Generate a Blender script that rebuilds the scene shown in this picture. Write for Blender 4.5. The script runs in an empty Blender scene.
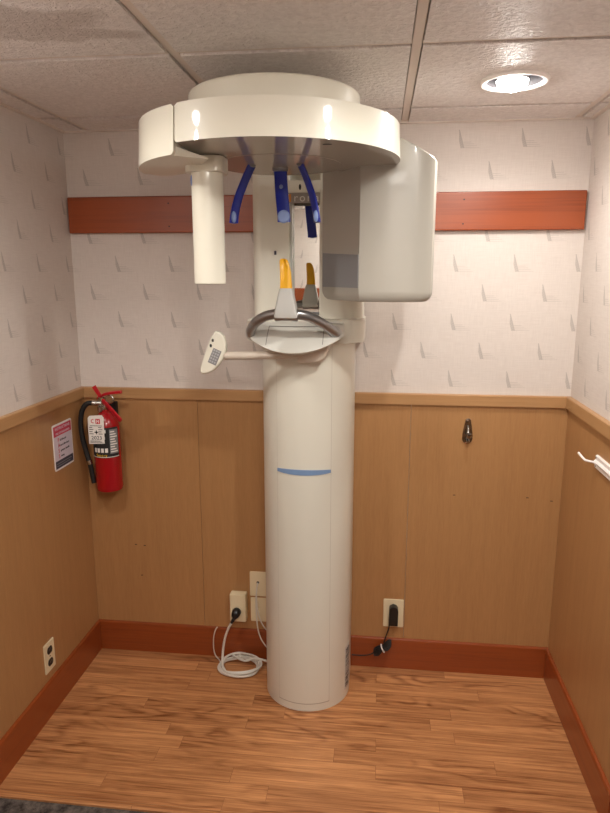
import bpy, bmesh, math, random
from mathutils import Vector, Matrix
random.seed(7)
PI = math.pi
sc = bpy.context.scene
COL = sc.collection
sc.view_settings.view_transform = 'Standard'
sc.view_settings.look = 'None'
sc.view_settings.gamma = 1.0
sc.view_settings.use_curve_mapping = False
sc.view_settings.exposure = EXPOSURE = 0.45
try:
    sc.cycles.use_denoising = True
    sc.cycles.max_bounces = 10
    sc.cycles.diffuse_bounces = 6
except Exception:
    pass

W, H = 1.995, 2.235           # alcove width, ceiling height
ZR, ZRB, ZB = 1.219, 1.175, 0.141   # chair rail top / bottom, baseboard top

# ------------------------------------------------------------------ node helpers
def lin(c):
    return tuple((x / 12.92 if x <= .04045 else ((x + .055) / 1.055) ** 2.4) for x in [v / 255 for v in c]) + (1.0,)

class X:
    """a socket with operators that add Math nodes"""
    def __init__(s, nt, k): s.nt, s.k = nt, k
    def op(s, o, b=None, c=None):
        n = s.nt.nodes.new('ShaderNodeMath'); n.operation = o
        for i, v in enumerate((s, b, c)):
            if v is None: continue
            if isinstance(v, X): s.nt.links.new(v.k, n.inputs[i])
            else: n.inputs[i].default_value = v
        return X(s.nt, n.outputs[0])
    def __add__(s, b): return s.op('ADD', b)
    def __sub__(s, b): return s.op('SUBTRACT', b)
    def __mul__(s, b): return s.op('MULTIPLY', b)
    def __truediv__(s, b): return s.op('DIVIDE', b)
    def lt(s, b): return s.op('LESS_THAN', b)
    def gt(s, b): return s.op('GREATER_THAN', b)
    def mod(s, b): return s.op('FLOORED_MODULO', b)
    def mx(s, b): return s.op('MAXIMUM', b)
    def mn(s, b): return s.op('MINIMUM', b)
    def ab(s): return s.op('ABSOLUTE')
    def fl(s): return s.op('FLOOR')
    def cl(s): return s.mx(0.0).mn(1.0)
    def pw(s, b): return s.op('POWER', b)

class Mat:
    def __init__(s, name, color=(200, 200, 200), rough=.5, metal=0., coat=0., spec=.5, bump=None, emit=None, trans=0.):
        s.m = bpy.data.materials.new(name); s.m.use_nodes = True
        s.nt = s.m.node_tree; s.b = s.nt.nodes['Principled BSDF']
        s.b.inputs['Base Color'].default_value = lin(color)
        s.b.inputs['Roughness'].default_value = rough
        s.b.inputs['Metallic'].default_value = metal
        s.b.inputs['Specular IOR Level'].default_value = spec
        s.b.inputs['Coat Weight'].default_value = coat
        s.b.inputs['Coat Roughness'].default_value = .04
        if trans: s.b.inputs['Transmission Weight'].default_value = trans
        if emit:
            s.b.inputs['Emission Color'].default_value = emit[0]
            s.b.inputs['Emission Strength'].default_value = emit[1]
        s.tc = s.nt.nodes.new('ShaderNodeTexCoord')
        if bump: s.bump(s.noise(bump[0]), bump[1], bump[2] if len(bump) > 2 else .002)
    def xyz(s):
        n = s.nt.nodes.new('ShaderNodeSeparateXYZ'); s.nt.links.new(s.tc.outputs['Object'], n.inputs[0])
        return [X(s.nt, n.outputs[i]) for i in range(3)]
    def comb(s, a, b, c):
        n = s.nt.nodes.new('ShaderNodeCombineXYZ')
        for i, v in enumerate((a, b, c)):
            if isinstance(v, X): s.nt.links.new(v.k, n.inputs[i])
            else: n.inputs[i].default_value = v
        return n.outputs[0]
    def noise(s, scale, vec=None, detail=3., rough=.5, dist=0., stretch=None, w=None):
        n = s.nt.nodes.new('ShaderNodeTexNoise')
        n.inputs['Scale'].default_value = scale; n.inputs['Detail'].default_value = detail
        n.inputs['Roughness'].default_value = rough; n.inputs['Distortion'].default_value = dist
        if w is not None:
            n.noise_dimensions = '4D'; s.nt.links.new(w.k, n.inputs['W'])
        v = vec or s.tc.outputs['Object']
        if stretch:
            mp = s.nt.nodes.new('ShaderNodeMapping'); mp.inputs['Scale'].default_value = stretch
            s.nt.links.new(v, mp.inputs[0]); v = mp.outputs[0]
        s.nt.links.new(v, n.inputs['Vector'])
        return X(s.nt, n.outputs[0])
    def mix(s, fac, a, b):
        n = s.nt.nodes.new('ShaderNodeMix'); n.data_type = 'RGBA'
        if isinstance(fac, X): s.nt.links.new(fac.k, n.inputs[0])
        else: n.inputs[0].default_value = fac
        for i, v in ((6, a), (7, b)):
            if isinstance(v, tuple): n.inputs[i].default_value = lin(v) if max(v) > 1.001 else v
            else: s.nt.links.new(v, n.inputs[i])
        return n.outputs[2]
    def color(s, sock): s.nt.links.new(sock, s.b.inputs['Base Color']); return s
    def roughness(s, x): s.nt.links.new(x.k, s.b.inputs['Roughness']); return s
    def bump(s, x, strength=.3, dist=.002):
        n = s.nt.nodes.new('ShaderNodeBump'); n.inputs['Strength'].default_value = strength
        n.inputs['Distance'].default_value = dist
        s.nt.links.new(x.k, n.inputs['Height']); s.nt.links.new(n.outputs[0], s.b.inputs['Normal']); return s

def ramp(x, a, b):  # smooth 0..1 between a and b
    return ((x - a) * (1 / (b - a))).cl()

# ------------------------------------------------------------------ materials
def wallpaper(name, axis, sign, u0=0.):
    M = Mat(name, rough=.75, spec=.25)
    p = M.xyz(); u = p[axis] * sign + u0; v = p[2]
    U, V = .2235, .2225
    def motif(du, dv):
        a = (u - du).mod(U); b = (v - dv).mod(V)
        right = b * (-.0195 / .064) + .024; left = (b * -.28 + .0120).mx(.0045)
        tri = (a - left).gt(0.) * (right - a).gt(0.) * b.lt(.064)
        hatch = ((b + a * .6).mod(.0058) - .0022).gt(0.) * .4 + .6
        edge = (right - a).ab().lt(.0016) * b.lt(.064)
        r = (tri * hatch * .9).mx(edge * .9)
        for k in range(4):
            ln = (b - (.0012 + .0065 * k)).ab().lt(.0012) * (a - .02).gt(0.) * a.lt(.080 - .010 * k)
            fade = (a * -7.0 + 1.0).cl()
            r = r.mx(ln * fade * .6)
        return r
    m = motif(1.511 % U, 1.693 % V).mx(motif((1.511 + U / 2) % U, (1.693 - V / 2) % V))
    st1, st2 = ((1, 1, 12), (9, 9, 1))
    w1 = M.noise(260., stretch=(.07, .07, 1.0), detail=2.)
    w2 = M.noise(260., stretch=(1.0, 1.0, .07), detail=2.)
    wv = (w1 + w2) * .5
    blot = M.noise(3., detail=2.)
    base = M.mix(ramp(wv + (blot - .5) * .1, .30, .70), (208, 198, 191), (219, 210, 203))
    c = M.mix(m * .46, base, (118, 112, 108))
    M.color(c); M.bump(wv, .12, .001)
    return M.m

def wood(name, dark, light, grain_axis, scale=1., rough=.4, contrast=(.3, .7), coat=0., fine=.5, fleck=1.6):
    M = Mat(name, rough=rough, coat=coat)
    st = [14., 14., 14.]; st[grain_axis] = .7
    n1 = M.noise(2.2 * scale, stretch=tuple(st), detail=5., rough=.6, dist=.3)
    st2 = [70., 70., 70.]; st2[grain_axis] = fleck
    n2 = M.noise(3.0 * scale, stretch=tuple(st2), detail=3.)
    st3 = [2., 2., 2.]; st3[grain_axis] = .6
    n3 = M.noise(1.0 * scale, stretch=tuple(st3), detail=2.)
    f = (n1 * .4 + n2 * fine * .6 + n3 * (.6 - .6 * fine) ) / (.4 + .36)
    M.color(M.mix(ramp(f, *contrast), dark, light))
    M.bump(n2, .05, .0006)
    return M.m

def floor_mat():
    M = Mat('laminate floor', rough=.42, spec=.4)
    p = M.xyz()
    bt = M.nt.nodes.new('ShaderNodeTexBrick')
    M.nt.links.new(M.tc.outputs['Object'], bt.inputs['Vector'])
    bt.offset = .37; bt.offset_frequency = 2; bt.squash = .72; bt.squash_frequency = 3
    bt.inputs['Color1'].default_value = (0, 0, 0, 1); bt.inputs['Color2'].default_value = (1, 1, 1, 1)
    bt.inputs['Mortar'].default_value = (.5, .5, .5, 1)
    bt.inputs['Scale'].default_value = 1.; bt.inputs['Mortar Size'].default_value = .0007
    bt.inputs['Mortar Smooth'].default_value = .2
    bt.inputs['Brick Width'].default_value = .78; bt.inputs['Row Height'].default_value = .066
    tint = X(M.nt, bt.outputs[0]); mort = X(M.nt, bt.outputs[1])
    # long oak grain bent into cathedral figures
    wob = M.noise(2.2, stretch=(1.1, 4.0, 1.), detail=2., w=tint * 9.)
    ph = wob * 60. + p[1] * 60.
    rings = (ph.op('SINE') * .5 + .5).pw(2.2)
    fig = ramp(M.noise(1.4, stretch=(1., 4., 1.), detail=1., w=tint * 21.), .45, .65)
    fine = M.noise(5., stretch=(.9, 60., 1.), detail=5., rough=.7, w=tint * 5.)
    fine2 = M.noise(3., stretch=(1.0, 26., 1.), detail=3., rough=.6, dist=.5, w=tint * 7.)
    broad = M.noise(2.0, stretch=(1., 6., 1.), detail=2., w=tint * 3.)
    f = fine * .55 + fine2 * .5 + broad * .3 + tint * .10 - rings * fig * .16
    c = M.mix(ramp(f, .49, .92), (116, 64, 32), (216, 155, 102))
    c = M.mix(mort * .55, c, (96, 54, 30))
    M.color(c); M.bump(fine, .05, .0005)
    M.roughness(fine * .2 + .32)
    return M.m

def tile_mat():
    M = Mat('textured ceiling tile', rough=.5, spec=.4)
    p = M.xyz()
    n = M.noise(62., detail=3., rough=.6, dist=.6)
    n2 = M.noise(3., detail=3.)
    # an old water stain with a ragged edge near the left wall
    wv = M.noise(5., detail=5.)
    dx = (p[0] - .36) / .30; dy = (p[1] + 1.08 + (wv - .5) * .30) / .10
    d = dx * dx + dy * dy
    stain = ramp(d, 1.1, .7) * .46
    dx2 = (p[0] - .50) / .22; dy2 = (p[1] + .985 + (wv - .5) * .16) / .035
    stain = stain.mx(ramp(dx2 * dx2 + dy2 * dy2, 1.1, .6) * .4)
    c = M.mix(ramp(n, .3, .7), (220, 214, 212), (240, 235, 233))
    c = M.mix(stain, c, (150, 132, 120))
    M.color(c); M.bump(n, 1., .008)
    return M.m

def carpet_mat():
    M = Mat('dark carpet', rough=.95, spec=.1)
    n = M.noise(28., detail=5., rough=.7); n2 = M.noise(420., detail=2.)
    M.color(M.mix(ramp(n, .35, .68), (58, 52, 50), (128, 118, 110))); M.bump(n2, .9, .004)
    return M.m

m_paper_b = wallpaper('wallpaper back', 0, 1., -.008)
m_paper_l = wallpaper('wallpaper left', 1, 1., .003)
m_paper_r = wallpaper('wallpaper right', 1, -1., .02)
m_paper_f = wallpaper('wallpaper front', 0, -1., .05)
m_panel = wood('maple panel', (152, 108, 68), (178, 134, 88), 2, 1., rough=.38, contrast=(.12, .92), coat=.1, fine=.7, fleck=6.)
m_railx = wood('maple rail', (150, 108, 70), (178, 136, 92), 0, 1., rough=.4, coat=.1)
m_raily = wood('maple side rail', (150, 108, 70), (178, 136, 92), 1, 1., rough=.4, coat=.1)
m_basex = wood('cherry baseboard', (108, 46, 19), (144, 68, 28), 0, 1., rough=.33, coat=.3)
m_basey = wood('cherry side baseboard', (108, 46, 19), (144, 68, 28), 1, 1., rough=.33, coat=.3)
m_board = wood('cherry board', (104, 43, 20), (154, 72, 32), 0, .8, rough=.36, coat=.12)
m_floor = floor_mat(); m_tile = tile_mat(); m_carpet = carpet_mat()
m_grid = Mat('grid metal', (226, 215, 206), .45).m
m_white = Mat('white enamel', (222, 218, 203), .4, coat=.45, spec=.3).m
m_white2 = Mat('satin white enamel', (220, 217, 204), .38, coat=.15).m
m_pale = Mat('pale grey plastic', (214, 213, 205), .35).m
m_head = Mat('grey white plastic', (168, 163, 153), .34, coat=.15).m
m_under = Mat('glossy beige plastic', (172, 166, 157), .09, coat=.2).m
m_seam = Mat('dark seam', (104, 96, 90), .6).m
m_seam2 = Mat('soft seam', (170, 160, 148), .6).m
m_gap = Mat('black gap', (30, 28, 28), .7).m
m_tubeg = Mat('satin grey metal', (150, 148, 148), .3, metal=.85).m
m_arm = Mat('beige tube', (200, 188, 174), .3, coat=.3).m
m_lgrey = Mat('light grey plastic', (196, 196, 192), .4).m
m_dgrey = Mat('window grey', (128, 128, 130), .3).m
m_blue = Mat('deep blue plastic', (6, 34, 150), .3, coat=.2).m
m_bluel = Mat('pale blue pad', (128, 150, 200), .35).m
m_strip = Mat('soft blue strip', (120, 148, 186), .4).m
m_yellow = Mat('yellow plastic', (238, 176, 8), .35).m
m_mirror = Mat('mirror glass', (236, 236, 232), .015, metal=1.).m
m_band = Mat('grey band', (150, 144, 136), .3).m
m_orange = Mat('orange mark', (214, 140, 50), .5).m
m_letter = Mat('pale letters', (224, 222, 216), .5).m
m_ivory = Mat('ivory plastic', (226, 212, 178), .35).m
m_black = Mat('black plastic', (20, 20, 21), .35).m
m_rubber = Mat('black rubber', (22, 21, 21), .55).m
m_cordw = Mat('white cable sheath', (216, 212, 202), .45).m
m_red = Mat('red enamel', (158, 8, 20), .25, coat=.5).m
m_redp = Mat('red plastic', (184, 22, 34), .4).m
m_chrome = Mat('worn chrome', (190, 186, 180), .25, metal=1.).m
m_dchrome = Mat('dark pewter', (150, 144, 138), .22, metal=1.).m
m_paperw = Mat('white card', (232, 228, 222), .6).m
m_ink = Mat('black ink', (26, 26, 28), .6).m
m_inkg = Mat('grey ink', (128, 126, 128), .6).m
m_inkr = Mat('red ink', (200, 40, 60), .6).m
m_pinkr = Mat('rose red ink', (196, 62, 84), .6).m
m_inky = Mat('yellow ink', (236, 190, 40), .6).m
m_violet = Mat('pale lilac card', (208, 196, 206), .6).m
m_navy = Mat('dark slate ink', (58, 56, 70), .6).m
m_wplast = Mat('white plastic', (236, 230, 226), .35).m
m_trimring = Mat('white lamp trim', (244, 238, 234), .4).m
m_reflector = Mat('dark baffle', (40, 37, 40), .5).m
m_frost = Mat('bulb neck', (150, 146, 144), .4).m
m_bulb = Mat('lit bulb', (255, 250, 240), .4, emit=((1., .95, .90, 1), 75.)).m
m_fill = Mat('lit diffuser', (240, 236, 230), .5, emit=((1., .965, .90, 1), 21.)).m  # glow of the added fill panel
m_key = Mat('key grey', (168, 168, 168), .5).m
m_brass = Mat('brass nail', (150, 116, 70), .4, metal=.8).m

# ------------------------------------------------------------------ mesh helpers
BASE = {}
def obj(name, bm, m, parent=None, smooth=35, mats=None):
    bmesh.ops.recalc_face_normals(bm, faces=bm.faces[:])
    b = BASE.get(parent.name, Vector((0, 0, 0))) if parent else Vector((0, 0, 0))
    if b.length: bmesh.ops.translate(bm, vec=-b, verts=bm.verts[:])
    me = bpy.data.meshes.new(name); bm.to_mesh(me); bm.free()
    for k in (mats or [m]): me.materials.append(k)
    if smooth:
        me.polygons.foreach_set('use_smooth', [True] * len(me.polygons))
        me.set_sharp_from_angle(angle=math.radians(smooth))
    o = bpy.data.objects.new(name, me); COL.objects.link(o)
    if smooth:
        wn = o.modifiers.new('weighted normals', 'WEIGHTED_NORMAL'); wn.keep_sharp = True; wn.weight = 80
    if parent: o.parent = parent; BASE[o.name] = b
    return o
def thing(name, label, cat, loc=(0, 0, 0), group=None):
    o = bpy.data.objects.new(name, None); COL.objects.link(o); o.empty_display_size = .05
    o.location = loc; o['label'] = label; o['category'] = cat
    if group: o['group'] = group
    BASE[o.name] = Vector(loc); return o
def tag(o, label, cat, group=None):
    o['label'] = label; o['category'] = cat
    if group: o['group'] = group
    return o
def struct(name, bm, m, smooth=35, mats=None):
    o = obj(name, bm, m, None, smooth, mats); o['kind'] = 'structure'; return o
def part_label(o, t): o['label'] = t; return o

def BM(): return bmesh.new()
def add_box(bm, x0, x1, y0, y1, z0, z1, bev=0., seg=2, mi=0):
    vs = [bm.verts.new((x, y, z)) for x in (x0, x1) for y in (y0, y1) for z in (z0, z1)]
    fs = [bm.faces.new([vs[i] for i in q]) for q in ((0, 1, 3, 2), (4, 6, 7, 5), (0, 4, 5, 1), (2, 3, 7, 6), (0, 2, 6, 4), (1, 5, 7, 3))]
    for f in fs: f.material_index = mi
    if bev:
        es = list({e for f in fs for e in f.edges})
        r = bmesh.ops.bevel(bm, geom=es, offset=bev, segments=seg, profile=.5, affect='EDGES')
        for f in r['faces']: f.material_index = mi
    return vs
def box(*a, **k):
    bm = BM(); add_box(bm, *a, **k); return bm
def add_prism(bm, poly, z0, z1, bev=0., seg=3, mi=0, fn=None):
    """vertical prism over a plan polygon, horizontal edges rounded; fn maps (a,b,h) to a point"""
    fn = fn or (lambda a, b, h: (a, b, h))
    lo = [bm.verts.new((a, b, z0)) for a, b in poly]; hi = [bm.verts.new((a, b, z1)) for a, b in poly]
    n = len(poly); f0 = bm.faces.new(lo[::-1]); f1 = bm.faces.new(hi); fs = [f0, f1]
    for i in range(n): fs.append(bm.faces.new((lo[i], lo[(i + 1) % n], hi[(i + 1) % n], hi[i])))
    for f in fs: f.material_index = mi
    vs = set(lo + hi)
    if bev:
        r = bmesh.ops.bevel(bm, geom=list(f0.edges) + list(f1.edges), offset=bev, segments=seg, profile=.5, affect='EDGES')
        for f in r['faces']: f.material_index = mi
        vs |= set(r['verts'])
    for v in vs:
        if v.is_valid: v.co = fn(*v.co)
def prism(*a, **k):
    bm = BM(); add_prism(bm, *a, **k); return bm
FRONT = lambda y: (lambda a, b, h: (a, y - h, b))        # polygon in XZ, thickness towards -Y
def add_lathe(bm, prof, c, seg=48, axis='z', a0=0., a1=2 * PI, mi=0, cap=True):
    """profile [(r, h)] turned about an axis through c"""
    full = abs(a1 - a0 - 2 * PI) < 1e-6; n = seg if full else seg + 1; rings = []
    for r, h in prof:
        row = []
        if r < 1e-6:
            row = [bm.verts.new(ax((0, 0, h), c, axis))] * n
        else:
            for i in range(n):
                t = a0 + (a1 - a0) * i / seg
                row.append(bm.verts.new(ax((r * math.cos(t), r * math.sin(t), h), c, axis)))
        rings.append(row)
    for A, B in zip(rings, rings[1:]):
        for i in range(n if full else n - 1):
            j = (i + 1) % n; q = []
            for v in (A[i], A[j], B[j], B[i]):
                if v not in q: q.append(v)
            if len(q) > 2:
                f = bm.faces.new(q); f.material_index = mi
    if cap and full:
        for row in (rings[0], rings[-1]):
            if row[0] is not row[1]:
                f = bm.faces.new(row); f.material_index = mi
def ax(p, c, axis):
    x, y, z = p
    if axis == 'z': q = (x, y, z)
    elif axis == 'y': q = (x, -z, y)      # height runs towards -Y
    elif axis == 'x': q = (z, x, y)       # height runs towards +X
    elif axis == '-x': q = (-z, x, y)
    return (q[0] + c[0], q[1] + c[1], q[2] + c[2])
def lathe(*a, **k):
    bm = BM(); add_lathe(bm, *a, **k); return bm
def smooth_path(pts, n=8):
    P = [Vector(p) for p in pts]
    if len(P) < 3: return P
    P = [P[0] * 2 - P[1]] + P + [P[-1] * 2 - P[-2]]; out = []
    for i in range(1, len(P) - 2):
        for k in range(n):
            t = k / n; a, b, c, d = P[i - 1:i + 3]
            out.append(.5 * ((2 * b) + (c - a) * t + (2 * a - 5 * b + 4 * c - d) * t * t + (3 * b - a - 3 * c + d) * t ** 3))
    return out + [P[-2]]
def add_tube(bm, pts, r, seg=12, n=8, mi=0, smooth=True):
    P = smooth_path(pts, n) if smooth else [Vector(p) for p in pts]
    T = [(P[min(i + 1, len(P) - 1)] - P[max(i - 1, 0)]).normalized() for i in range(len(P))]
    u = T[0].orthogonal().normalized(); rows = []
    for i, p in enumerate(P):
        u = (u - T[i] * u.dot(T[i])).normalized(); v = T[i].cross(u)
        rr = r[min(int(i * len(r) / len(P)), len(r) - 1)] if isinstance(r, (list, tuple)) else r
        rows.append([bm.verts.new(p + (u * math.cos(2 * PI * k / seg) + v * math.sin(2 * PI * k / seg)) * rr) for k in range(seg)])
    fs = [bm.faces.new(rows[0][::-1]), bm.faces.new(rows[-1])]
    for A, B in zip(rows, rows[1:]):
        for k in range(seg): fs.append(bm.faces.new((A[k], A[(k + 1) % seg], B[(k + 1) % seg], B[k])))
    for f in fs: f.material_index = mi
def tube(*a, **k):
    bm = BM(); add_tube(bm, *a, **k); return bm
def add_loft(bm, secs, mi=0):
    rows = [[bm.verts.new(p) for p in s] for s in secs]; n = len(rows[0])
    fs = [bm.faces.new(rows[0][::-1]), bm.faces.new(rows[-1])]
    for A, B in zip(rows, rows[1:]):
        for k in range(n): fs.append(bm.faces.new((A[k], A[(k + 1) % n], B[(k + 1) % n], B[k])))
    for f in fs: f.material_index = mi
def loft(secs):
    bm = BM(); add_loft(bm, secs); return bm
def add_ell(bm, c, rx, ry, rz, mi=0, u=20, v=12):
    r = bmesh.ops.create_uvsphere(bm, u_segments=u, v_segments=v, radius=1.)
    for q in r['verts']: q.co = (q.co.x * rx + c[0], q.co.y * ry + c[1], q.co.z * rz + c[2])
    for f in bm.faces:
        if f.verts[0] in set(r['verts']): f.material_index = mi
def ell(*a, **k):
    bm = BM(); add_ell(bm, *a, **k); return bm
def rrect(x0, x1, y0, y1, r, n=5):
    out = []
    for cx, cy, a in ((x1 - r, y1 - r, 0), (x0 + r, y1 - r, 90), (x0 + r, y0 + r, 180), (x1 - r, y0 + r, 270)):
        for i in range(n + 1):
            t = math.radians(a + 90 * i / n); out.append((cx + r * math.cos(t), cy + r * math.sin(t)))
    return out
def arc(cx, cy, r, d0, d1, n=24):
    return [(cx + r * math.cos(math.radians(d0 + (d1 - d0) * i / n)), cy + r * math.sin(math.radians(d0 + (d1 - d0) * i / n))) for i in range(n + 1)]
def text_bm(body, size, mtx, extrude=.0003, align='CENTER', xs=1.):
    cu = bpy.data.curves.new('lettering', 'FONT'); cu.body = body; cu.size = size; cu.extrude = extrude
    cu.align_x = align; cu.align_y = 'CENTER'; cu.resolution_u = 3
    o = bpy.data.objects.new('lettering', cu); COL.objects.link(o)
    me = bpy.data.meshes.new_from_object(o.evaluated_get(bpy.context.evaluated_depsgraph_get()))
    bpy.data.objects.remove(o); bpy.data.curves.remove(cu)
    bm = BM(); bm.from_mesh(me); bpy.data.meshes.remove(me)
    bmesh.ops.transform(bm, matrix=mtx @ Matrix.Diagonal((xs, 1, 1, 1)), verts=bm.verts[:]); return bm
def merge(bm, other, mi=0):
    me = bpy.data.meshes.new('tmp')
    for f in other.faces: f.material_index = mi
    other.to_mesh(me); other.free(); bm.from_mesh(me); bpy.data.meshes.remove(me)
RX = Matrix.Rotation(PI / 2, 4, 'X')
def face_y(x, y, z, rz=0.): return Matrix.Translation((x, y, z)) @ Matrix.Rotation(rz, 4, 'Z') @ RX

# ------------------------------------------------------------------ the room
XE, YR, YE, YF = 3.1, -2.78, -.775, -.850     # far right, rear wall, end of right wall, floor edge
struct('wall_back', box(-.1, W + .1, 0, .1, 0, 2.4), m_paper_b)
struct('wall_left', box(-.1, 0, YR - .1, 0, 0, 2.4), m_paper_l)
struct('wall_right', box(W, W + .12, YE, 0, 0, 2.4), m_paper_r)
struct('wall_front_return', box(W + .12, XE, YE, YE + .1, 0, 2.4), m_paper_b)
struct('wall_far_right', box(XE, XE + .1, YR - .1, YE + .1, 0, 2.4), m_paper_r)
struct('wall_rear', box(-.1, XE + .1, YR - .1, YR, 0, 2.4), m_paper_f)
struct('floor', box(0, W, YF, 0, -.06, 0), m_floor)
struct('floor_carpet', box(0, XE, YR, YF - .018, -.06, -.006), m_carpet)
struct('trim_1', prism([(YF - .02, -.006), (YF - .02, .001), (YF - .014, .004), (YF, .0045), (YF + .006, .0005), (YF + .006, -.006)], 0, W, fn=lambda a, b, h: (h, a, b)), m_floor)
bm = box(0, XE, YR, YF - .02, -.08, -.061); struct('floor_slab', bm, m_carpet)

# wainscot boards with thin joints, then chair rail and baseboard
def boards_x(name, x0, x1, y, cuts, d=-1):
    bm = BM(); xs = [x0] + cuts + [x1]
    for a, b in zip(xs, xs[1:]):
        ya, yb = sorted((y, y + d * .007)); add_box(bm, a + (.0007 if a != x0 else 0), b - (.0007 if b != x1 else 0), ya, yb, ZB - .02, ZRB + .02, bev=.0006, seg=1)
    return bm
struct('trim_2', boards_x('b', 0, W, 0, [.504, 1.384]), m_panel)
def boards_y(x, d, y0, y1, cuts):
    bm = BM(); ys = [y0] + cuts + [y1]
    for a, b in zip(ys, ys[1:]):
        xa, xb = sorted((x, x + d * .007)); add_box(bm, xa, xb, a + .0005, b - .0005, ZB - .02, ZRB + .02, bev=.0006, seg=1)
    return bm
struct('trim_3', boards_y(0, 1, YR, -.007, [-1.22, -2.44]), m_panel)
struct('trim_4', boards_y(W, -1, YE, -.007, []), m_panel)
struct('trim_5', boards_x('b', W, XE, YE, [], -1), m_panel)
struct('trim_6', boards_x('b', 0, XE, YR, [1.2, 2.4], 1), m_panel)
T = .02
def railprof(bm, y0, y1, x0, x1, axis):
    pass
RP = [(0, ZRB), (T, ZRB), (T, ZR - .003), (T - .003, ZR), (0, ZR)]
BP = [(0, 0), (T - .002, 0), (T - .002, ZB - .026), (T, ZB - .022), (T, ZB - .008), (T - .004, ZB - .002), (T - .010, ZB), (0, ZB)]
def along_x(prof, x0, x1, y, d): return prism(prof, x0, x1, fn=lambda a, b, h: (h, y + d * a, b))
def along_y(prof, y0, y1, x, d): return prism(prof, y0, y1, fn=lambda a, b, h: (x + d * a, h, b))
struct('trim_7', along_x(RP, 0, W, 0, -1), m_railx)
struct('trim_8', along_y(RP, YR, -T - .0008, 0, 1), m_raily)
struct('trim_9', along_y(RP, YE - T, -T - .0008, W, -1), m_raily)
struct('trim_10', along_x(RP, W, XE, YE, -1), m_railx)
struct('trim_11', along_x(RP, 0, XE, YR, 1), m_railx)
struct('baseboard_back', along_x(BP, 0, W, 0, -1), m_basex)
struct('baseboard_left', along_y(BP, YR, -T - .0008, 0, 1), m_basey)
struct('baseboard_right', along_y(BP, YE + .001, -T - .0008, W, -1), m_basey)
struct('baseboard_front_return', along_x(BP, W - T, XE, YE, -1), m_basex)
struct('baseboard_rear', along_x(BP, 0, XE, YR, 1), m_basex)

# suspended ceiling: square tiles on a grid, four of them cut for lamps
GX, GY, GP = .102, -.2166, .611
LAMPS = [(1.618, -.502), (1.56, -1.24), (.34, -1.31)]
RH = .084
def ceiling():
    bm = BM(); z = H - .006
    xs = [-.02] + [GX + GP * i for i in range(5)] + [XE + .02]; ys = [.02] + [GY - GP * i for i in range(5)] + [YR - .02]
    gp = .0148
    for X0, X1 in zip(xs, xs[1:]):
        for Y1, Y0 in zip(ys, ys[1:]):
            x0, x1, y0, y1 = X0 + gp, X1 - gp, Y0 + gp, Y1 - gp
            rim = [(x0, y0), (x1, y0), (x1, y1), (x0, y1)]
            for i in range(4):
                p, q = rim[i], rim[(i + 1) % 4]
                bm.faces.new([bm.verts.new(v) for v in ((*p, z), (*q, z), (*q, z + .024), (*p, z + .024))])
            L = [p for p in LAMPS if x0 < p[0] < x1 and y0 < p[1] < y1]
            if not L:
                bm.faces.new([bm.verts.new(p) for p in ((x0, y0, z), (x0, y1, z), (x1, y1, z), (x1, y0, z))])
            else:
                cx, cy = L[0]; n = 48; inn, out = [], []
                for i in range(n):
                    t = 2 * PI * i / n + PI / 4; c, s = math.cos(t), math.sin(t)
                    inn.append(bm.verts.new((cx + RH * c, cy + RH * s, z)))
                    k = min((x1 - cx) / c if c > 1e-9 else 9, (x0 - cx) / c if c < -1e-9 else 9, (y1 - cy) / s if s > 1e-9 else 9, (y0 - cy) / s if s < -1e-9 else 9)
                    out.append(bm.verts.new((cx + k * c, cy + k * s, z)))
                for i in range(n):
                    j = (i + 1) % n; bm.faces.new((inn[i], inn[j], out[j], out[i]))
                for q in ((x0, y0), (x0, y1), (x1, y0), (x1, y1)):
                    best = sorted(range(n), key=lambda i: (out[i].co.x - q[0]) ** 2 + (out[i].co.y - q[1]) ** 2)[:2]
                    a, b = out[best[0]], out[best[1]]
                    if (a.co.xy - b.co.xy).length > 1e-4 and min((a.co.xy - Vector(q)).length, (b.co.xy - Vector(q)).length) > 1e-5:
                        bm.faces.new((a, b, bm.verts.new((*q, z))))
    return bm
struct('ceiling', ceiling(), m_tile, smooth=0)
struct('ceiling_slab', box(-.1, XE + .1, YR - .1, .1, 2.40, 2.45), m_gap)
bm = BM(); gw = .012
for i in range(5):
    x = GX + GP * i; add_box(bm, x - gw, x + gw, YR, 0, H, H + .012, bev=.0012, seg=1)
for i in range(5):
    y = GY - GP * i
    xs = [0] + [GX + GP * k for k in range(5)] + [XE]
    for k, (a, b) in enumerate(zip(xs, xs[1:])):
        add_box(bm, a + (gw + .0006 if k else 0), b - (gw + .0006), y - gw, y + gw, H - .0004, H + .012, bev=.001, seg=1)
# angle moulding along the walls
for a in ((0, W, -.018, 0), (0, .018, YR, -.018), (W - .018, W, YE - .02, -.018)):
    add_box(bm, *a, H - .009, H + .010)
struct('trim_12', bm, m_grid)

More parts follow.
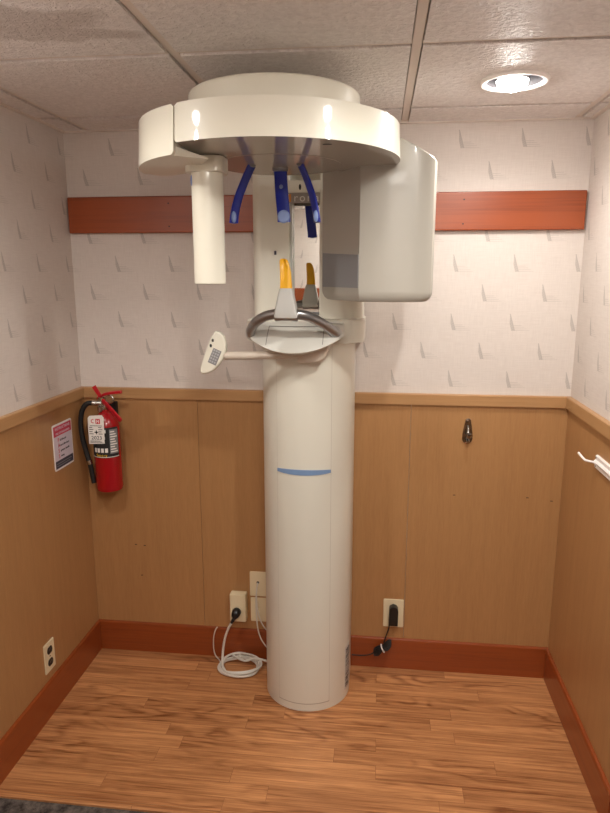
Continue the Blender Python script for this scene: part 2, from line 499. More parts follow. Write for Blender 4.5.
def lamp(i, x, y, label):
    t = thing('ceiling_light', label, 'ceiling light', (x, y, H - .010), 'recessed ceiling lights')
    z = H - .010
    obj('trim_ring', lathe([(.0788, .004), (.0788, .000), (.0815, -.0035), (.086, -.0055), (.092, -.0055), (.0965, -.002), (.0965, .008)], (x, y, z), 56, cap=False), m_trimring, t)
    obj('reflector', lathe([(.0787, .0015), (.073, .02), (.064, .06), (.054, .10), (.0, .10)], (x, y, z), 48, cap=False), m_reflector, t)
    bm = lathe([(.0, -.026), (.015, -.0245), (.031, -.019), (.041, -.009), (.0445, .002)], (x - .006, y, z), 40, cap=False)
    add_lathe(bm, [(.0445, .002), (.044, .012), (.036, .035), (.022, .065), (.02, .099)], (x - .006, y, z), 40, mi=1, cap=False)
    obj('bulb', bm, None, t, mats=[m_bulb, m_frost])
    la = bpy.data.lights.new('ceiling bulb light', 'SPOT'); la.energy = LAMP_W[i]; la.color = LAMP_C
    la.spot_size = math.radians(178); la.spot_blend = .8; la.shadow_soft_size = .02
    lo = bpy.data.objects.new('bulb_light', la); COL.objects.link(lo); lo.location = (0, 0, -.065); lo.parent = t
LAMP_W = [11, 21, 15]
LAMP_C = (1., .965, .90)
lamp(0, *LAMPS[0], 'lit recessed ceiling light in the tile at the back right corner')
lamp(1, *LAMPS[1], 'recessed ceiling light out of view in front of the x-ray machine, right one')
lamp(2, *LAMPS[2], 'recessed ceiling light out of view in front of the x-ray machine, left one')
pl = thing('added_fill_panel', 'added square fill light panel, unseen, on the ceiling near the rear wall', 'ceiling light', (1.35, -2.48, H))  # unseen panel added for soft front fill on the machine
obj('fill_panel_frame', box(1.05, 1.65, -2.74, -2.22, H - .012, H + .003, bev=.003), m_trimring, pl)
obj('fill_diffuser', box(1.075, 1.625, -2.715, -2.245, H - .0135, H - .010), m_fill, pl)

# long cherry board across the back wall
bm = box(.006, 1.987, -.0225, -.0005, 1.844, 1.983, bev=.005, seg=3)
b = obj('wall_board', bm, m_board); tag(b, 'long reddish cherry wood board screwed across the wallpaper behind the machine', 'board')
for x, z in ((.42, 1.955), (.42, 1.868), (1.55, 1.955), (1.55, 1.868)):
    obj('screw', lathe([(0, .0012), (.0025, .001), (.003, 0)], (x, -.0225, z), 10, 'y', cap=False), m_gap, b)
# wooden shelf board on the rear wall (seen in the machine's mirror)
bm = box(.2, 1.5, YR, YR + .025, 1.45, 1.58, bev=.004); tag(obj('rear_wall_board', bm, m_basex), 'cherry wood board on the rear wall seen in the mirror', 'board')

# ------------------------------------------------------------------ the panoramic x-ray machine
CX = .987
mach = thing('panoramic_xray_machine', 'tall white dental panoramic x-ray machine on a round column standing in the alcove', 'x-ray machine', (CX, -.16, 0))
P = lambda n, bm, m, **k: obj(n, bm, m, mach, **k)
R0, CY = .171, -.170
def dprof(r, cx=CX, cy=CY, yb=-.024, n=48): return arc(cx, cy, r, 180, 360, n) + [(cx + r, yb), (cx - r, yb)]
col = P('column', prism(dprof(R0), 0.0, 1.46, bev=.002, seg=2), m_white2)
# removable front cover between two seams
A0, A1 = 235.0, 305.0
def cover(z0, z1, a0, a1, r0, r1, n=24):
    poly = arc(CX, CY, r1, a0, a1, n) + arc(CX, CY, r0, a1, a0, n)
    return prism(poly, z0, z1)
P('front_cover', cover(.034, 1.445, A0, A1, R0 - .004, R0 + .0012), m_white2)
bm = BM(); g = .45
add_prism(bm, arc(CX, CY, R0 + .0005, A0 - g, A0, 3) + arc(CX, CY, R0 - .003, A0, A0 - g, 3), .032, 1.445)
add_prism(bm, arc(CX, CY, R0 + .0005, A1, A1 + g, 3) + arc(CX, CY, R0 - .003, A1 + g, A1, 3), .032, 1.445)
add_prism(bm, arc(CX, CY, R0 + .0005, A0 - g, A1 + g, 24) + arc(CX, CY, R0 - .003, A1 + g, A0 - g, 24), .031, .034)
P('cover_seam', bm, m_seam2)
bm = BM(); n = 24; secs = []
for i in range(n + 1):
    t = -1 + 2 * i / n; a = math.radians((A0 + A1) / 2 + t * (A1 - A0) / 2 * .985)
    h = .0115 - .005 * t * t; zc = .981
    pt = lambda r, z: (CX + r * math.cos(a), CY + r * math.sin(a), z)
    secs.append([pt(R0 - .001, zc - h), pt(R0 + .0035, zc - h), pt(R0 + .0035, zc + h * .8), pt(R0 - .001, zc + h * .8)])
add_loft(bm, secs); part_label(P('grip_strip', bm, m_strip), 'pale blue curved strip')
# rating label low on the right side
bm = BM(); a0, a1 = -24., -6.
add_prism(bm, arc(CX, CY, R0 + .0008, a0, a1, 8) + arc(CX, CY, R0 - .001, a1, a0, 8), .035, .225)
lab = part_label(P('rating_label', bm, m_lgrey), 'grey printed rating label')
bm = BM(); z = .045
rr = random.Random(3)
while z < .218:
    h = rr.choice((.003, .003, .005)); e = rr.uniform(2, 5)
    add_prism(bm, arc(CX, CY, R0 + .0012, a0 + 2, a1 - e, 6) + arc(CX, CY, R0, a1 - e, a0 + 2, 6), z, z + h); z += h + rr.choice((.003, .004, .008))
obj('print', bm, m_ink, lab)

# upper sliding column with a mirrored recess
YF2 = -.215
def rr_corner(x, y, r, d0, d1): return arc(x, y, r, d0, d1, 8)
poly = [(.786, -.024)] + rr_corner(.826, YF2 + .04, .04, 180, 270) + [(.922, YF2 - .003), (.926, YF2), (.926, -.168), (1.031, -.168), (1.031, YF2), (1.035, YF2 - .003)] + rr_corner(1.15, YF2 + .04, .04, 270, 360) + [(1.19, -.024)]
P('upper_column', prism(poly, 1.52, 2.085), m_white2)
bm = BM()
add_box(bm, .899, .9005, YF2 - .0006, YF2 + .004, 1.53, 2.08)
for z in (1.53, 1.60): pass
P('column_seam', bm, m_seam)
bm = BM()
for i in range(16): add_box(bm, .7995, .803, YF2 + .0155, YF2 + .018, 1.66 + i * .012, 1.6625 + i * .012)
for i in range(16): pass
P('height_scale', bm, m_seam)
mir = P('mirror', box(.927, 1.030, -.171, -.166, 1.545, 2.0), m_mirror, smooth=0)
bm = BM(); add_box(bm, .926, 1.031, -.176, -.166, 1.535, 1.547); P('mirror_ledge', bm, m_dgrey)
P('mirror_edge', box(.9262, .931, YF2 + .006, -.170, 1.545, 1.99), m_lgrey)
# light beam indicator slot
ind = P('position_indicator', prism(rrect(.867, .878, 1.70, 1.80, .0054), 0, .0018, bev=.0006, seg=1, fn=FRONT(YF2 + .0005)), m_pale)
obj('slider', prism(rrect(.8685, .8765, 1.752, 1.766, .0015), 0, .002, fn=FRONT(YF2 - .0013)), m_navy, ind)
# header plate with the maker's lettering
hz0, hz1 = 1.9285, 2.005
hp = P('header_plate', box(.893, 1.033, YF2 - .006, YF2 + .001, 1.963, hz1, bev=.002), m_white2)
bd = P('name_band', box(.893, 1.033, YF2 - .006, YF2 + .001, hz0, 1.9625, bev=.001), m_band)
obj('orange_mark', box(.916, .9305, YF2 - .0066, YF2 - .0055, 1.933, 1.959), m_orange, bd)
bm = BM()
for x_, ch in zip((.900, .922, .9475, .971, .997, 1.0215), 'sirona'):
    merge(bm, text_bm(ch, .039, face_y(x_, YF2 - .0066, 1.9455)))
obj('lettering', bm, m_letter, bd, smooth=0)
obj('sensor_hole', prism([(.9625 + .0042 * math.cos(2 * PI * i / 20), 1.982 + .010 * math.sin(2 * PI * i / 20)) for i in range(20)], 0, .0006, fn=FRONT(YF2 - .0058)), m_gap, hp)

# carriage collar
def car_prof(o=0.): return [(.774 - o, -.024)] + arc(.83 - o, -.255, .056, 180, 270, 8) + arc(1.140 + o, -.255, .056, 270, 360, 8) + [(1.196 + o, -.024)]
bm = BM()
add_loft(bm, [[(x, y, z) for x, y in car_prof(o)] for z, o in ((1.446, -.012), (1.450, .0), (1.522, .0), (1.527, -.006))])
P('carriage', bm, m_white2)
P('carriage_seam', box(1.0895, 1.091, YF2 - .0005, YF2 + .002, 1.527, 1.62), m_seam)

# sloped control console, bowed like a lens
def surf(s, t):
    """t 0 at the back edge, 1 at the lower front lip"""
    w = max(0., 1 - s * s)
    zt = 1.524 - .008 * s * s; zb = 1.487 - .049 * w ** .9
    yt = -.345 - .01 * w; yb = -.385 - .105 * w ** .8
    return Vector((.967 + .161 * s, yt + (yb - yt) * t - .012 * w * math.sin(PI * t), zt + (zb - zt) * (t ** 1.25)))
secs = []
for i in range(41):
    a = -PI / 2 + PI * i / 40; s = math.sin(a) * .9995
    top = [surf(s, k / 8) for k in range(9)]
    e = top[-1]; w = max(.05, 1 - s * s) ** .5
    x = e.x + .004 * s
    secs.append([Vector((e.x, -.300, top[0].z - .001))] + top + [Vector((x, e.y - .003 * w, e.z - .006)), Vector((x, e.y + .004, e.z - .012 * w - .002)), Vector((e.x, -.300, e.z - .012 * w - .002))])
con = P('control_console', loft(secs), m_pale, smooth=50)
bm = BM()
def seam_strip(pts, w):
    for A, B in zip(pts, pts[1:]):
        pa, pb = surf(*A), surf(*B)
        sa = surf(A[0] + w[0], A[1] + w[1]); sb = surf(B[0] + w[0], B[1] + w[1])
        off = Vector((0, -.0005, .0006)); bm.faces.new([bm.verts.new(v + off) for v in (pa, pb, sb, sa)])
s0, s1 = (.876 - .967) / .161, (1.064 - .967) / .161
seam_strip([(s0 + (s1 - s0) * k / 12, .22) for k in range(13)], (0, .028))
seam_strip([(s0, .22 + .76 * k / 8) for k in range(9)], (.011, 0))
seam_strip([(s1, .22 + .76 * k / 8) for k in range(9)], (.011, 0))
obj('cover_seam', bm, m_seam, con, smooth=0)
# arched grip tube
P('grip_tube', tube([(.814, -.395, 1.486), (.822, -.43, 1.503), (.850, -.475, 1.532), (.895, -.512, 1.555), (.956, -.53, 1.562), (1.018, -.512, 1.554), (1.062, -.475, 1.530), (1.092, -.43, 1.503), (1.104, -.395, 1.484)], .0162, 20), m_tubeg)
for x in (.814, 1.104):
    P('tube_socket', ell((x, -.385, 1.488), .021, .022, .026), m_lgrey)
# bite block
BXc, BYc = .957, -.535
bb = P('bite_block_holder', loft([rr3 for rr3 in [[(BXc + sx, BYc + sy, z) for sx, sy in rrect(-w, w, -d, d, .006, 4)] for w, d, z in ((.034, .025, 1.549), (.0365, .028, 1.553), (.0350, .027, 1.570), (.024, .021, 1.622), (.0205, .0165, 1.638), (.018, .014, 1.641))]]), m_lgrey, smooth=45)
P('tube_clasp', tube([(BXc - .035, -.531, 1.558), (BXc, -.536, 1.560), (BXc + .0365, -.530, 1.558)], .0205, 20), m_tubeg)
secs = []
for z, w, d, g_, ox in ((1.636, .0185, .012, .000, .001), (1.66, .0175, .011, .0005, .0005), (1.69, .0165, .010, .001, -.001), (1.705, .0155, .0095, .006, -.003), (1.717, .0142, .009, .008, -.005), (1.726, .012, .008, .006, -.007), (1.731, .007, .005, .002, -.009)):
    sec = [(BXc + ox + sx, BYc + sy, z) for sx, sy in [(-w, d * .3), (-w, -d), (-w * .72, -d), (-w * .4, -d + g_), (w * .1, -d + g_), (w * .55, -d), (w, -d * .7), (w, d * .3), (w * .5, d), (-w * .5, d)]]
    secs.append(sec)
part_label(obj('bite_piece', loft(secs), m_yellow, bb, smooth=60), 'yellow bite piece')

# remote keypad on a side arm
P('keypad_arm', tube([(.728, -.43, 1.413), (.85, -.415, 1.414), (1.04, -.385, 1.417)], .0138, 16), m_arm)
P('arm_bracket', prism([(.975, 1.45), (1.078, 1.45), (1.078, 1.432), (1.07, 1.408), (1.05, 1.393), (1.02, 1.388), (.975, 1.39)], 0, .09, bev=.008, fn=FRONT(-.315)), m_arm)
kp_poly = [(.705, 1.497), (.720, 1.492), (.732, 1.478), (.739, 1.455), (.738, 1.432), (.728, 1.405), (.712, 1.382), (.692, 1.362), (.672, 1.352), (.651, 1.350), (.644, 1.360), (.650, 1.378), (.662, 1.412), (.676, 1.448), (.690, 1.480), (.697, 1.493)]
kp = P('keypad', prism(kp_poly, 0, .026, bev=.007, fn=FRONT(-.418)), m_white)
a = math.radians(66)
def kpt(u, v):  # along / across the keypad
    c = Vector((.6985, 1.411)); d = Vector((math.cos(a), math.sin(a))); q = Vector((d.y, -d.x))
    r = c + d * u + q * v; return (r.x, r.y)
st = obj('button_label', prism([kpt(-.027, -.015), (kpt(-.027, .015)), kpt(.026, .015), kpt(.026, -.015)], 0, .0006, fn=FRONT(-.4441)), m_inkg, kp)
bm = BM()
for i in range(5):
    for j in range(3):
        u, v = -.022 + i * .0098, -.012 + j * .0085
        add_prism(bm, [kpt(u, v), kpt(u, v + .006), kpt(u + .006, v + .006), kpt(u + .006, v)], 0, .0006, fn=FRONT(-.4447))
obj('key', bm, m_key, st)
for (x, z) in ((.693, 1.466), (.686, 1.448)):
    obj('button', ell((x, -.4425, z), .0045, .004, .0065), m_black, kp)

# rotating C-arm: ring, axis plate, top cap, sensor block on the left, tube head on the right
OX, OY, RR = .9355, -.6548, .358
Z0, Z1 = 1.992, 2.081
ring_poly = arc(OX, OY, RR, -120.8, 12, 96) + [(1.255, -.50), (1.16, -.43)] + arc(.953, -.616, .192, 32, 168, 36) + [(.755, -.66), (.752, -.80)]
bm = prism(ring_poly, Z0, Z1, bev=.007, seg=4)
bm.normal_update()
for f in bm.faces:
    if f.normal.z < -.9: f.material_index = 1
def draft(bm, z0=1.985, k=.052):
    for v in bm.verts:
        d = Vector((v.co.x - OX, v.co.y - OY)); r = d.length
        if r > .33:
            q = d * ((r - k * (v.co.z - z0 - .045)) / r); v.co.x, v.co.y = OX + q.x, OY + q.y
draft(bm)
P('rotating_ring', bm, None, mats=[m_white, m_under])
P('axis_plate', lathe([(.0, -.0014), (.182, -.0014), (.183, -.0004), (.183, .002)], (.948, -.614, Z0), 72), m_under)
P('axis_seam', lathe([(.183, -.0003), (.1842, -.0003), (.1842, .001), (.183, .001)], (.948, -.614, Z0), 72, cap=False), m_seam)
P('top_cap', lathe([(.236, 0), (.237, .074), (.236, .0785), (.233, .082), (.228, .0835), (0, .084)], (.9455, -.655, 2.08), 72), m_white)
P('support_arm', box(.86, 1.11, -.46, -.03, 2.086, 2.158, bev=.01), m_white)
bm = BM()
bm.faces.ensure_lookup_table()
ex, ey = 1.151, -.86
P('underside_sticker', prism([(1.113 + .011 * math.cos(2 * PI * i / 16), -.905 + .004 * math.sin(2 * PI * i / 16)) for i in range(16)], Z0 - .0012, Z0 + .001), m_gap)

# sensor block
blk = [(OX + (RR + k) * math.cos(t), OY + (RR + k) * math.sin(t)) for t, k in ((math.radians(181 + 57.5 * i / 40), .008 * (1 - i / 40)) for i in range(41))] + [(.752, -.83), (.725, -.72), (.69, -.655), (.64, -.625), (.60, -.63)]
bm = prism(blk, 1.966, 2.081, bev=.010, seg=4)
secb = [(.738, -.948, 1.966), (.812, -.886, 1.967), (.72, -.70, 1.966)]
sect = [(.738, -.950, 1.9905), (.8122, -.8858, 1.9695), (.72, -.70, 1.9905)]
add_loft(bm, [secb, sect])
draft(bm)
P('sensor_block', bm, m_white, smooth=40)
SX, SY = .7755, -.765
P('sensor_mount', prism([(SX + x, SY + y) for x, y in rrect(-.051, .051, -.047, .05, .02, 6)], 1.950, 1.9900, bev=.003), m_white)
tb = P('sensor_tube', loft([[(SX + x * k, SY + y * k, z) for x, y in arc(0, 0, .0438, -150, 150, 40) + [(-.0405, .012), (-.0405, -.012)]] for z, k in ((1.6565, .9), (1.658, .975), (1.661, 1.), (1.955, 1.))]), m_white, smooth=30)
obj('oval_mark', ell((SX - .0355, SY - .0245, 1.930), .004, .004, .015), m_bluel, tb)

# tube head
hpoly = [(1.056, -.383), (1.184, -.576), (1.21, -.5825), (1.25, -.588), (1.29, -.590), (1.34, -.587), (1.38, -.578), (1.398, -.568), (1.406, -.550), (1.408, -.52), (1.406, -.36), (1.37, -.32), (1.12, -.315), (1.06, -.345)]
hc = Vector((1.24, -.46))
def ins(k, dx=0.): return [((p[0] - hc.x) * k + hc.x + dx, (p[1] - hc.y) * k + hc.y) for p in hpoly]
def htop(x): return 2.07 - max(0., x - 1.295) * .56
secs = []
for z, k in ((1.601, .84), (1.603, .90), (1.611, .955), (1.622, .988), (1.634, 1.)): secs.append([(x, y, z) for x, y in ins(k)])
secs.append([(x, y, htop(x) - .006) for x, y in ins(1.)])
secs.append([(x, y, htop(x)) for x, y in ins(.98)])
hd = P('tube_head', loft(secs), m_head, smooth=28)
# collimator window on the side towards the patient
bm = BM(); d = Vector((1.184 - 1.056, -.576 - -.383)).normalized(); nrm = Vector((d.y, -d.x)) ; nrm = nrm if nrm.y < 0 else -nrm
pa = Vector((1.058, -.386)); L = (Vector((1.1825, -.5737)) - pa).length
w_pts = [(0.004, 1.643), (L, 1.643), (L, 1.741), (.004, 1.752)]
q = [(pa + d * u, z) for u, z in w_pts]
lo = [bm.verts.new((*(p + nrm * .0025), z)) for p, z in q]; hi = [bm.verts.new((*(p - nrm * .004), z)) for p, z in q]
bm.faces.new(lo); bm.faces.new(hi[::-1])
for i in range(4): bm.faces.new((lo[i], lo[(i + 1) % 4], hi[(i + 1) % 4], hi[i]))
obj('beam_window', bm, m_dgrey, hd, smooth=0)

# head supports
def blade(path, wdir, tdir, w, t):
    secs = []
    for i, p in enumerate(path):
        k = w[i] if isinstance(w, (list, tuple)) else w; p = Vector(p)
        secs.append([p + Vector(wdir) * (k * math.cos(2 * PI * j / 16)) + Vector(tdir) * (t * math.copysign(abs(math.sin(2 * PI * j / 16)) ** .6, math.sin(2 * PI * j / 16))) for j in range(16)])
    return loft(secs)
for s, x0, x1 in ((1, .876, .821), (-1, 1.012, 1.064)):
    d = x1 - x0; yb = -.65
    pth = smooth_path([(x0, -.632, 1.996), (x0 + d * .36, -.636, 1.955), (x0 + d * .72, -.644, 1.905), (x0 + d * .92, yb, 1.862), (x1, yb, 1.834), (x1 + d * .01, yb, 1.828)], 4)
    ww = [.0155] * (len(pth) - 2) + [.011, .004]
    arm = part_label(P('temple_support', blade(pth, (s * .62, .78, 0), (.78, -s * .62, 0), ww, .0045), m_blue), 'blue temple arm')
    obj('pad', ell((x1 + s * .002, yb - .009, 1.846), .008, .006, .0165), m_bluel, arm)
    P('arm_socket', ell((x0, -.632, 1.990), .010, .015, .005), m_dgrey)
pth = smooth_path([(.946, -.568, 1.994), (.950, -.572, 1.93), (.955, -.578, 1.88), (.958, -.582, 1.85), (.9585, -.583, 1.838), (.9588, -.583, 1.836)], 4)
ww = [.0195] * (len(pth) - 3) + [.0185, .015, .006]
fs = part_label(P('forehead_support', blade(pth, (1, 0, 0), (0, 1, 0), ww, .0045), m_blue), 'blue forehead arm')
obj('pad', lathe([(0, .004), (.015, .0035), (.019, 0), (.019, -.002)], (.958, -.586, 1.852), 32, 'y', cap=False), m_bluel, fs)
obj('rivet', lathe([(0, .002), (.005, .0015), (.006, 0)], (.9495, -.5765, 1.938), 20, 'y', cap=False), m_bluel, fs)
P('arm_socket', lathe([(0, -.010), (.0225, -.010), (.0235, -.008), (.0235, .002)], (.946, -.566, Z0), 32), m_dgrey)

# ------------------------------------------------------------------ fire extinguisher
ex = thing('fire_extinguisher', 'red fire extinguisher with black hose and white 2023 tag hanging in the left corner', 'fire extinguisher', (.137, -.078, .80))
E_ = lambda n, bm, m, **k: obj(n, bm, m, ex, **k)
EX, EY, ER = .1340, -.078, .0552
body = E_('cylinder', lathe([(0, .802), (.046, .800), (.048, .796), (.052, .797), (ER, .808), (ER, 1.068), (.050, 1.090), (.040, 1.110), (.026, 1.124), (.018, 1.128), (.0175, 1.138), (0, 1.138)], (EX, EY, 0), 48), m_red)
a0, a1 = 200, 345
def sleeve(z0, z1, d0, d1, o=.0006, mi=0, bm=None):
    poly = arc(EX, EY, ER + o, d0, d1, 20) + arc(EX, EY, ER - .001, d1, d0, 20)
    if bm is None: return prism(poly, z0, z1)
    add_prism(bm, poly, z0, z1, mi=mi)
lb = part_label(E_('instruction_label', sleeve(.945, 1.072, a0, a1), m_ink), 'black and white instruction label')
bm = BM()
for k in range(4): sleeve(.968, .986, 232 + k * 17, 244 + k * 17, .0010, 0, bm)
for k in range(3): sleeve(1.006 + k * .018, 1.018 + k * .018, 248, 272 + (k % 2) * 14, .0010, 0, bm)
sleeve(1.050, 1.064, 232, 290, .0010, 0, bm); sleeve(.947, .9495, a0, a1, .0010, 0, bm)
obj('print', bm, m_paperw, lb)
bm = BM()
sleeve(.962, 1.064, 304, 342, .0010, 0, bm)
gl = obj('side_text_panel', bm, m_inkg, lb)
bm = BM()
for k in range(9): sleeve(.968 + k * .0105, .9725 + k * .0105, 307, 338 - (k % 3) * 6, .0013, 0, bm)
obj('print', bm, m_paperw, gl)
bm = BM()
for i, ch in enumerate('Sentry'):
    t = math.radians(246 + i * 8.2)
    merge(bm, text_bm(ch, .017, face_y(EX + (ER + .0012) * math.cos(t), EY + (ER + .0012) * math.sin(t), .956, t + PI / 2)))
obj('lettering', bm, m_inky, lb, smooth=0)
E_('valve', lathe([(.0165, 1.130), (.0185, 1.134), (.0185, 1.150), (.013, 1.154), (.013, 1.172), (.017, 1.176), (.017, 1.190), (.009, 1.196), (0, 1.197)], (EX - .014, EY, 0), 28), m_chrome)
E_('hose_fitting', tube([(EX - .014, EY - .008, 1.166), (.098, EY - .022, 1.168), (.082, EY - .024, 1.169)], [.010, .011, .009], 14), m_chrome)
E_('pressure_gauge', lathe([(.0, 0), (.017, 0), (.018, .004), (.018, .010), (.0155, .012), (0, .0122)], (.162, EY - .006, 1.183), 28, 'y'), m_chrome)
def lever(pts, w, t): return blade(smooth_path(pts, 4), (0, 1, 0), (.25, 0, 1), w, t)
E_('carry_lever', blade(smooth_path([(.108, EY - .004, 1.186), (.14, EY - .008, 1.203), (.18, EY - .018, 1.212), (.220, EY - .03, 1.219)], 4), (0, 1, 0), (-.2, 0, 1), .0105, .0065), m_redp)
E_('squeeze_lever', blade(smooth_path([(.128, EY - .01, 1.178), (.152, EY - .02, 1.16), (.182, EY - .028, 1.132), (.214, EY - .036, 1.100)], 4), (.55, -.45, .6), (.5, .75, 0), .013, .005), m_redp)
pt_ = E_('pull_tab', prism([(.100, 1.236), (.116, 1.246), (.139, 1.205), (.127, 1.196)], 0, .004, bev=.001, seg=1, fn=FRONT(EY - .034)), m_redp)
E_('hose', tube([(.092, EY - .024, 1.169), (.070, EY - .028, 1.166), (.051, EY - .03, 1.142), (.040, EY - .03, 1.10), (.039, EY - .028, 1.04), (.048, EY - .025, .975), (.063, EY - .022, .905), (.074, EY - .02, .826)], .0105, 14), m_rubber)
E_('hose_clip', tube([(.0585, EY - .0228, .925), (.0625, EY - .022,   .908)], .0118, 16, smooth=False), m_chrome)
tg = part_label(E_('inspection_tag', prism([(.085, 1.006), (.151, 1.009), (.153, 1.118), (.146, 1.128), (.094, 1.124), (.086, 1.115)], 0, .0012, fn=FRONT(-.140)), m_paperw), 'white inspection tag reading 2023')
ty = -.1413
bm = BM()
add_prism(bm, rrect(.118, .137, 1.091, 1.112, .002, 2), 0, .0005, fn=FRONT(ty)); add_prism(bm, arc(.107, 1.102, .0085, 60, 300, 12) + arc(.107, 1.102, .0055, 300, 60, 12), 0, .0005, fn=FRONT(ty))
obj('red_logo', bm, m_inkr, tg)
obj('white_figure', prism([(.122, 1.094), (.1245, 1.094), (.1245, 1.101), (.130, 1.101), (.130, 1.094), (.1325, 1.094), (.1325, 1.108), (.130, 1.108), (.130, 1.104), (.1245, 1.104), (.1245, 1.108), (.122, 1.108)], 0, .0004, fn=FRONT(ty - .0005)), m_paperw, tg)
bm = BM()
for k in range(4):
    for side in (.090, .128): add_box(bm, side, side + .017 - (k % 2) * .004, ty - .0005, ty, 1.048 + k * .009, 1.0505 + k * .009)
add_prism(bm, [(.119 + (.010 if i % 2 == 0 else .004) * math.cos(PI * i / 4), 1.056 + (.010 if i % 2 == 0 else .004) * math.sin(PI * i / 4)) for i in range(8)], 0, .0005, fn=FRONT(ty))
for k in range(3): add_box(bm, .091, .147 - k * .006, ty - .0005, ty, 1.0115 + k * .0038, 1.013 + k * .0038)
add_box(bm, .094, .144, ty - .0005, ty, 1.082, 1.084)
obj('print', bm, m_ink, tg)
obj('lettering', text_bm('2023', .021, face_y(.119, ty - .0003, 1.032), xs=1.1), m_ink, tg, smooth=0)
E_('wall_bracket', box(.118, .160, -.0305, -.007, 1.06, 1.16, bev=.003), m_rubber)

# instruction sign on the left wall
SXX = .0075
sg = obj('instruction_sign', prism(rrect(-.285, -.131, .928, 1.112, .008), SXX, SXX + .002, fn=lambda a, b, h: (h, a, b)), m_wplast)
tag(sg, 'small red and white fire extinguisher instruction sign on the left wood panel', 'sign')
fx = SXX + .002
def plate(y0, y1, z0, z1, o=.0004): return box(fx - .0005, fx + o, y0, y1, z0, z1)
obj('lilac_field', plate(-.280, -.136, .934, 1.106), m_violet, sg)
obj('red_header', plate(-.279, -.137, 1.064, 1.104, .0007), m_pinkr, sg)
obj('dark_footer', plate(-.279, -.137, .936, .966, .0007), m_navy, sg)
def face_x(y, z): return Matrix.Translation((fx + .0009, y, z)) @ Matrix.Rotation(PI / 2, 4, 'Z') @ RX
bm = BM(); merge(bm, text_bm('INSTRUCTIONS', .0155, face_x(-.208, 1.092), xs=1.1)); merge(bm, text_bm('FIRE EXTINGUISHER', .011, face_x(-.208, 1.073), xs=1.15)); obj('lettering', bm, m_violet, sg, smooth=0)
bm = BM(); bm2 = BM()
for k, (a_, b_) in enumerate((('P', 'ull the pin'), ('A', 'im at fire base'), ('S', 'queeze handle'), ('S', 'weep'))):
    z = 1.046 - k * .0215
    merge(bm, text_bm(a_, .023, face_x(-.252, z), align='LEFT')); merge(bm2, text_bm(b_, .0125, face_x(-.234, z - .001), align='LEFT'))
obj('initial', bm, m_inkr, sg, smooth=0); obj('lettering', bm2, m_ink, sg, smooth=0)
bm = BM()
for k in range(2): add_box(bm, fx, fx + .001, -.270, -.162 + .01 * k, .944 + k * .009, .947 + k * .009)
obj('print', bm, m_inkg, sg)

# ------------------------------------------------------------------ outlets
YW = -.007
def plate_y(x0, x1, z0, z1, y=YW, t=.005): return prism(rrect(x0, x1, z0, z1, .004, 3), 0, t, bev=.002, seg=2, fn=FRONT(y))
# left wall duplex
lo_ = thing('wall_outlet', 'ivory duplex outlet with two black sockets low on the left wall', 'outlet', (.007, -.444, .236))
obj('cover_plate', prism(rrect(-.482, -.408, .176, .297, .004, 3), .007, .012, bev=.002, seg=2, fn=lambda a, b, h: (h, a, b)), m_ivory, lo_)
for z in (.262, .212):
    s_ = obj('socket', prism(arc(-.445, z, .0175, -52, 52, 10) + arc(-.445, z, .0175, 128, 232, 10), .011, .0145, bev=.0008, seg=1, fn=lambda a, b, h: (h, a, b)), m_black, lo_)
    bm = BM()
    for dy in (-.006, .006): add_box(bm, .0140, .0148, -.445 + dy - .001, -.445 + dy + .001, z - .001, z + .007)
    obj('slot', bm, m_inkg, s_)
obj('screw', lathe([(0, .0135), (.003, .013), (.0035, .012)], (0, -.445, .237), 12, 'x', cap=False), m_chrome, lo_)
# right of the column
ro = thing('wall_outlet', 'ivory outlet on the back wall right of the column holding a black adapter', 'outlet', (1.337, YW, .258))
obj('cover_plate', plate_y(1.295, 1.381, .194, .323), m_ivory, ro)
obj('socket', plate_y(1.320, 1.356, .210, .240, YW - .004, .003), m_ivory, ro)
ad = thing('power_adapter', 'black power adapter plugged in right of the column, its black cord tied in a bundle', 'adapter', (1.337, -.03, .26))
obj('adapter_body', prism(rrect(1.318, 1.357, .216, .303, .018, 6)[:12] + [(1.318, .216), (1.357, .216)], 0, .034, bev=.004, fn=FRONT(YW - .0055)), m_black, ad)
obj('cord', tube([(1.323, -.030, .218), (1.318, -.031, .19), (1.305, -.034, .15), (1.300, -.036, .13)], .0026, 10), m_rubber, ad)
obj('cord', tube([(1.262, -.036, .083), (1.235, -.036, .068), (1.2, -.034, .062), (1.163, -.032, .061)], .0026, 10), m_rubber, ad)
bm = BM()
for i in range(5):
    o = (i - 2) * .006; w = .010 * math.cos(i)
    add_tube(bm, [(1.258, -.040 - abs(o) * .3, .086 + o), (1.278, -.046 + w * .3, .092 + o * 1.4), (1.297, -.047, .108 + o * .5), (1.316, -.046 - w * .3, .122 + o * 1.4), (1.330, -.040, .134 + o), (1.318, -.035, .128 + o * 1.2), (1.296, -.034, .110 + o * .6), (1.276, -.034, .096 + o * 1.2), (1.260, -.036, .088 + o)], .0036, 8, 5)
obj('cord_bundle', bm, m_rubber, ad)
obj('cable_tie', tube([(1.289, -.034, .122), (1.291, -.052, .117), (1.297, -.054, .105), (1.302, -.050, .094), (1.303, -.032, .092)], .0028, 8), m_wplast, ad)
